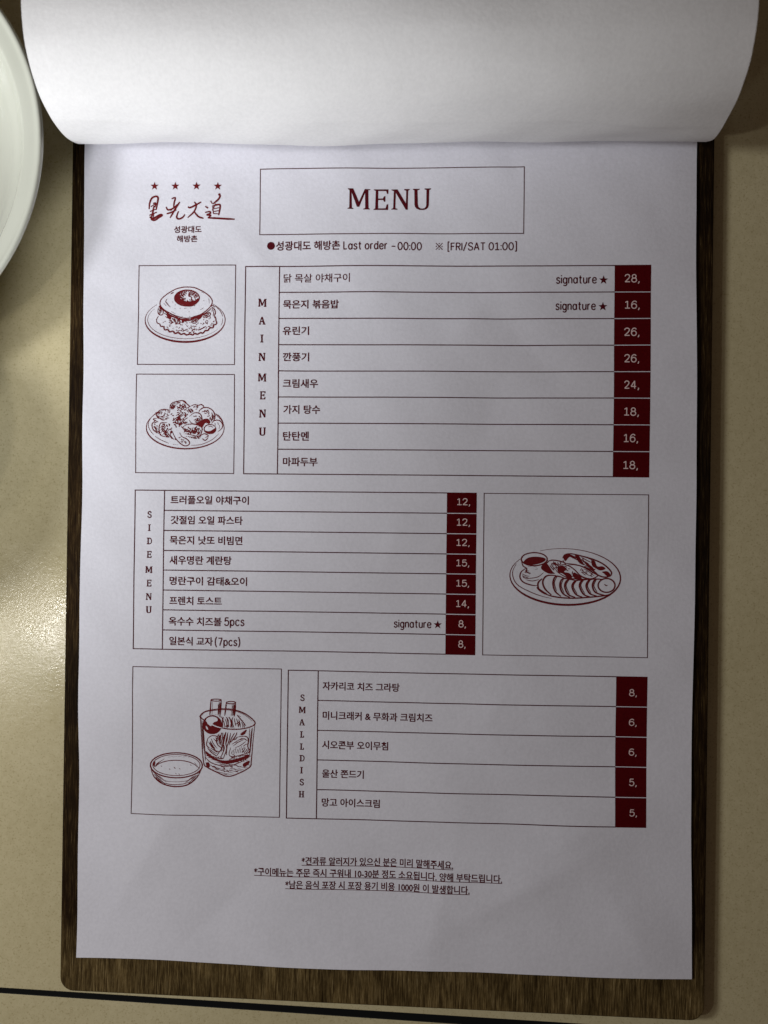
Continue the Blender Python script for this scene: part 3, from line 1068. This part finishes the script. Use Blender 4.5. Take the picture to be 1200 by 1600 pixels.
p.fill([(640, 345), (690, 388), (640, 388), (622, 360)])
p.line([(592, 290), (642, 290), (722, 310), (782, 340), (802, 370), (752, 390), (690, 372), (640, 330)], 7)
p.dashes([(470, 270), (550, 275), (520, 310), (480, 330)], 10, 14, 30, 5, 31)
p.dashes([(570, 300), (640, 340), (640, 380), (590, 360)], 8, 12, 26, 5, 32)
p.dashes([(660, 310), (770, 345), (770, 375), (700, 360)], 9, 12, 26, 5, 33)
p.line([(550, 242), (566, 216), (612, 209), (700, 229), (782, 254), (850, 288), (902, 340), (892, 370), (842, 377), (780, 350), (702, 306), (640, 287), (570, 277), (552, 255)], 9)
p.fill([(556, 225), (600, 212), (652, 240), (628, 244), (600, 232), (572, 262), (560, 250)])
p.fill([(640, 218), (668, 226), (690, 262), (706, 290), (684, 284), (660, 262)])
p.fill([(758, 258), (782, 262), (800, 300), (838, 300), (860, 318), (822, 330), (786, 312), (764, 296)])
p.fill([(836, 340), (872, 336), (894, 358), (874, 372), (850, 352)])
p.fill([(700, 262), (760, 300), (780, 330), (740, 310)])
p.dashes([(590, 240), (700, 250), (860, 340), (780, 330), (640, 275)], 14, 12, 24, 6, 34)
sl = [[(402, 388), (372, 420), (380, 468), (432, 496)], [(502, 366), (436, 368), (406, 410), (422, 462), (468, 506)], [(560, 384), (502, 372), (480, 420), (496, 480), (538, 516)],
      [(602, 390), (548, 392), (530, 440), (552, 496), (602, 524)], [(642, 402), (590, 396), (565, 440), (590, 502), (642, 524)], [(692, 400), (642, 406), (618, 446), (646, 502), (692, 522)],
      [(742, 394), (692, 402), (672, 442), (702, 502), (748, 520)], [(792, 390), (742, 400), (720, 442), (746, 496), (796, 514)], [(834, 394), (786, 396), (766, 440), (790, 490), (866, 512)]]
for s in sl:
    p.line(s, 10, taper=0.6)
for s in sl[2:]:
    p.line([(x + 10, y - 2) for x, y in s[1:4]], 5)
p.fill([(366, 450), (440, 500), (470, 512), (420, 502), (372, 470)])
p.ell(868, 438, 61, 50, 9)
p.line([(852, 428), (866, 440), (874, 436)], 6)
p.line([(376, 468), (460, 512), (600, 530), (760, 522), (872, 508), (905, 490)], 9)
p.hatch([(600, 215), (700, 232), (780, 260), (760, 290), (690, 270), (610, 245)], 0.5, 17, 5, 2)
p.hatch([(700, 310), (780, 345), (790, 368), (740, 372), (690, 350)], 0.6, 14, 4, 3)
p.hatch([(460, 275), (540, 272), (510, 310), (490, 340), (465, 310)], 0.9, 14, 5, 4)
p.hatch([(255, 345), (290, 320), (330, 360), (300, 385), (262, 380)], 0.3, 16, 4, 5)
p.build('food_drawing', f3)

# tumbler with cinnamon sticks, bowl
g = Art(200, 1060, 5.0)
g.ell(378, 678, 204, 97, 9)
g.ell(378, 676, 186, 82, 5)
g.arc(378, 705, 166, 66, 190, 350, 6)
g.line([(175, 690), (200, 762), (258, 814), (330, 838), (400, 842), (470, 826), (540, 772), (582, 692)], 9)
g.line([(258, 806), (320, 824), (378, 828), (440, 820), (480, 806)], 5)
g.line([(215, 770), (300, 800), (378, 806), (460, 798), (530, 765)], 3)
for i in range(9):
    g.line([(205 + i * 5, 695 - i * 5), (228 + i * 7, 660 - i * 4)], 5)
for i in range(7):
    g.line([(520 + i * 4, 655 + i * 5), (548 + i * 2, 690 + i * 2)], 5)
g.fill([(194, 668), (212, 650), (206, 690)])
for i in range(10):
    g.line([(210 + i * 9, 752 + i * 6), (250 + i * 6, 762 + i * 5)], 4)
    g.line([(545 - i * 9, 750 + i * 6), (500 - i * 6, 768 + i * 5)], 4)
for i in range(5):
    g.line([(310 + i * 40, 612 - abs(i - 2) * -2), (350 + i * 36, 606 - abs(i - 2) * -2)], 4)
for x, y in ((260, 685), (325, 708), (362, 694), (366, 700), (405, 704), (490, 675), (375, 742), (400, 745)):
    g.line([(x - 4, y - 3), (x + 5, y + 4)], 7)
g.line([(565, 290), (600, 260), (680, 242), (760, 238), (840, 248), (920, 280), (984, 332), (986, 362), (930, 386), (850, 397), (760, 392), (680, 370), (600, 330), (566, 304)], 8, True)
g.line([(568, 300), (602, 264), (680, 250), (760, 246), (840, 256), (915, 288), (970, 335)], 4)
g.line([(563, 300), (575, 480), (592, 655), (620, 692), (700, 732), (775, 762), (850, 746), (950, 692), (964, 640), (976, 500), (991, 350)], 8)
g.line([(585, 350), (600, 560), (606, 640)], 5)
g.line([(972, 385), (958, 540), (950, 600)], 5)
g.line([(605, 612), (640, 650), (700, 674), (780, 684), (880, 652), (962, 602)], 6)
g.line([(604, 650), (640, 672), (700, 700), (780, 712)], 3)
g.fill([(608, 566), (650, 600), (690, 625), (760, 640), (860, 622), (944, 594), (942, 612), (870, 646), (780, 664), (690, 642), (620, 602)])
g.fill([(610, 660), (632, 655), (640, 690), (618, 688)])
g.fill([(900, 665), (948, 640), (944, 668), (908, 690)])
g.dashes([(660, 680), (880, 670), (860, 730), (720, 728)], 18, 12, 40, 5, 41, 0.1)
g.dashes([(610, 560), (700, 610), (940, 590), (780, 660)], 14, 16, 40, 5, 42, 0.2)
g.line([(648, 170), (644, 230), (638, 290)], 8)
g.line([(728, 170), (724, 240), (716, 302)], 8)
g.ell(688, 169, 40, 8, 7)
g.line([(662, 182), (655, 286)], 4)
g.line([(712, 182), (705, 290)], 5)
g.line([(640, 290), (690, 284)], 5)
g.line([(768, 188), (762, 240), (755, 292)], 8)
g.line([(840, 196), (836, 250), (829, 298)], 8)
g.ell(804, 189, 36, 9, 7)
for x in (812, 820, 828):
    g.line([(x + 2, 202), (x - 6, 292)], 5)
g.disc(658, 362, 76, 74)
g.fill([(612, 318), (650, 298), (690, 306), (700, 330), (668, 345), (650, 372), (622, 352)], bare=True)
g.line([(640, 312), (650, 340), (640, 356)], 5)
g.fill([(608, 372), (620, 380), (626, 400), (612, 392)], bare=True)
g.line([(605, 330), (680, 372), (740, 388)], 7, ink=g.bare)
for s in ([(745, 300), (738, 340), (740, 384)], [(765, 300), (782, 330), (780, 382)], [(785, 302), (806, 335), (800, 384)], [(820, 302), (808, 340), (815, 384)], [(850, 284), (872, 310), (905, 350), (920, 372)],
          [(862, 290), (880, 300)], [(880, 325), (900, 330)], [(720, 300), (736, 310), (736, 380)], [(760, 380), (775, 365), (770, 385)], [(840, 360), (870, 340), (862, 380)],
          [(622, 470), (652, 448), (692, 452), (700, 470)], [(622, 470), (614, 520), (640, 545)], [(620, 540), (650, 575), (690, 605)], [(640, 500), (680, 560), (716, 572)],
          [(712, 430), (690, 480), (702, 520), (730, 545), (712, 575), (690, 608)], [(736, 425), (712, 470), (728, 520)], [(762, 420), (742, 500), (752, 548), (722, 622)], [(780, 420), (764, 500), (770, 550), (744, 628)],
          [(802, 425), (790, 480), (772, 540), (770, 600)], [(832, 425), (802, 480), (790, 520)], [(850, 420), (842, 446), (800, 500)], [(920, 400), (900, 430), (880, 442)],
          [(800, 500), (850, 460), (920, 452), (940, 480), (936, 530), (952, 570), (900, 592), (820, 610), (790, 592), (802, 540)], [(870, 480), (905, 470), (932, 486)], [(840, 500), (880, 490)],
          [(640, 600), (700, 620), (740, 628)]):
    g.line(s, 6)
for i in range(8):
    g.line([(806 + i * 14, 590 - i * 2), (816 + i * 14, 560 - i * 3 - (i % 3) * 8)], 5)
for i in range(6):
    g.line([(700 + i * 9, 440 + i * 3), (696 + i * 8, 500 + i * 8)], 4)
g.fill([(880, 430), (925, 400), (915, 430), (890, 444)])
g.hatch([(612, 575), (690, 618), (780, 645), (900, 612), (944, 594), (940, 640), (860, 660), (780, 682), (690, 660), (610, 620)], 0.15, 11, 5, 2)
g.hatch([(625, 480), (690, 460), (706, 520), (690, 560), (640, 540)], 1.0, 16, 4, 3)
g.hatch([(640, 540), (700, 575), (690, 605), (650, 585)], 0.6, 12, 4, 4)
g.hatch([(806, 505), (850, 465), (925, 465), (935, 520), (870, 540), (815, 560)], 2.6, 20, 4, 5)
g.hatch([(900, 540), (945, 545), (945, 580), (890, 590)], 2.2, 12, 4, 6)
g.hatch([(745, 310), (830, 300), (900, 350), (915, 385), (840, 392), (745, 386)], 1.35, 18, 4, 7)
g.hatch([(715, 430), (780, 425), (760, 540), (715, 600), (730, 540), (705, 500)], 1.75, 13, 5, 8)
g.hatch([(620, 690), (700, 728), (775, 756), (850, 740), (945, 690), (945, 670), (850, 700), (775, 715), (690, 690)], 0.2, 14, 3, 9)
g.hatch([(706, 180), (722, 182), (716, 296), (700, 290)], 1.6, 8, 4, 10)
g.hatch([(820, 200), (838, 204), (830, 292), (812, 290)], 1.6, 8, 4, 11)
g.hatch([(566, 310), (582, 330), (600, 600), (596, 640), (578, 480)], 1.5, 9, 3, 12)
g.hatch([(940, 400), (970, 390), (956, 560), (940, 580)], 1.65, 14, 3, 13)
g.hatch([(190, 720), (260, 780), (300, 830), (250, 805), (210, 765)], 0.7, 9, 4, 14)
g.hatch([(570, 715), (500, 785), (450, 830), (510, 800), (545, 765)], 2.4, 9, 4, 15)
g.build('food_drawing', f4)


# ------------------------------------------------------------------ the sheet folded up over the top
def turned_sheet():
    Lp = [(144.8, 0.5), (140.0, 0.8), (135.0, 1.8), (132.2, 3.6), (130.9, 5.9), (129.6, 9.9), (128.9, 14.0), (128.8, 17.6), (129.1, 21.4), (129.8, 24.8), (132.1, 30.6), (135.6, 35.1), (139.7, 38.8), (143.9, 41.5),
          (148.5, 43.1), (154.6, 44.0), (162, 43.6), (171, 41.4), (182, 37.0), (195, 30.0), (210, 21.0), (228, 11.0), (244, 4.0)]
    Rp = [(144.8, 0.5), (140.0, 0.8), (134.4, 1.9), (131.2, 3.6), (129.6, 5.9), (128.5, 9.7), (127.8, 13.0), (127.5, 16.2), (127.6, 19.6), (127.9, 22.8), (129.8, 31.0), (132.6, 36.0), (136.2, 40.2), (141.9, 43.4),
          (146.4, 44.8), (152.6, 45.4), (160, 44.8), (169, 42.6), (180, 38.0), (193, 31.0), (208, 22.0), (226, 12.0), (242, 5.0)]
    Ls, Rs = smooth(Lp, 5), smooth(Rp, 5)
    nx = 60
    vs, fs = [], []
    for r, (a, b) in enumerate(zip(Ls, Rs)):
        for i in range(nx + 1):
            t = i / nx
            x = -0.105 + 0.210 * t
            w = 0.00045 * math.sin(t * 9 + r * 0.05) + 0.00028 * math.sin(t * 17 + r * 0.13 + 2) + 0.00014 * math.sin(t * 37 - r * 0.21)
            k = min(1.0, r / 25)
            vs.append((x, (a[0] * (1 - t) + b[0] * t) * mm + w * k, (a[1] * (1 - t) + b[1] * t) * mm + w * k + (0.0006 if r < 6 else 0.0003)))
    for r in range(len(Ls) - 1):
        for i in range(nx):
            q = r * (nx + 1) + i
            fs.append((q, q + nx + 1, q + nx + 2, q + 1))
    me = bpy.data.meshes.new('turned_sheet')
    me.from_pydata(vs, [], fs)
    o = link('turned_sheet', me, PAPER_BACK, None, True)
    tag(o, 'blank back of a white sheet rolled up over the top of the menu', 'paper')
    return o


turned_sheet()


# ------------------------------------------------------------------ plate at the left
def plate():
    prof = [(0.0, 0.0030), (0.040, 0.0030), (0.0420, 0.0002), (0.0445, 0.0002), (0.0460, 0.0030), (0.0560, 0.0085), (0.0650, 0.0160), (0.0715, 0.0212), (0.0732, 0.0225), (0.0736, 0.0234), (0.0731, 0.0242),
            (0.0722, 0.0243), (0.0708, 0.0236), (0.0682, 0.0229), (0.0664, 0.0222), (0.0652, 0.0208), (0.0636, 0.0188), (0.0600, 0.0158), (0.0560, 0.0118), (0.0500, 0.0078), (0.0440, 0.0064), (0.030, 0.0058), (0.0, 0.0056)]
    pr = smooth(prof, 4)
    n = 128
    vs, fs = [], []
    rings = []
    for r, z in pr:
        if r < 1e-5:
            rings.append([len(vs)])
            vs.append((0, 0, z))
        else:
            rings.append(list(range(len(vs), len(vs) + n)))
            vs += [(r * math.cos(2 * math.pi * i / n), r * math.sin(2 * math.pi * i / n), z) for i in range(n)]
    for a, b in zip(rings, rings[1:]):
        for i in range(n):
            j = (i + 1) % n
            if len(a) == 1:
                fs.append((a[0], b[j], b[i]))
            elif len(b) == 1:
                fs.append((a[i], a[j], b[0]))
            else:
                fs.append((a[i], a[j], b[j], b[i]))
    me = bpy.data.meshes.new('plate')
    me.from_pydata(vs, [], fs)
    o = link('plate', me, GLAZE, None, True)
    o.location = (-0.1845, 0.1258, TABLE_Z)
    tag(o, 'round white glazed ceramic plate standing on the table beside the menu board', 'plate')
    return o


plate()


# ------------------------------------------------------------------ unseen blocker added beyond the left edge to cast a soft shadow into view
def shadow_blocker():
    prof = [(0.0, 0.0002), (0.019, 0.0002), (0.022, 0.002), (0.026, 0.014), (0.0285, 0.030), (0.030, 0.041), (0.0296, 0.0425), (0.0282, 0.0415), (0.0265, 0.030), (0.024, 0.014), (0.019, 0.006), (0.0, 0.005)]
    pr = smooth(prof, 4)
    n = 64
    vs, fs, rings = [], [], []
    for r, z in pr:
        if r < 1e-4:
            rings.append([len(vs)])
            vs.append((0, 0, z))
        else:
            rings.append(list(range(len(vs), len(vs) + n)))
            vs.extend((r * math.cos(2 * math.pi * i / n), r * math.sin(2 * math.pi * i / n), z) for i in range(n))
    for a, b in zip(rings, rings[1:]):
        for i in range(n):
            j = (i + 1) % n
            fs.append((a[0], b[j], b[i]) if len(a) == 1 else (a[i], a[j], b[0]) if len(b) == 1 else (a[i], a[j], b[j], b[i]))
    me = bpy.data.meshes.new('shadow_blocker')
    me.from_pydata(vs, [], fs)
    o = link('shadow_blocker', me, WOOD, None, True)
    o.location = (-0.193, 0.020, TABLE_Z)
    o.scale = (1.4, 1.4, 1.12)
    tag(o, 'unseen dark round blocker, added to cast the soft shadow below the white plate', 'shadow_blocker')
    return o


shadow_blocker()
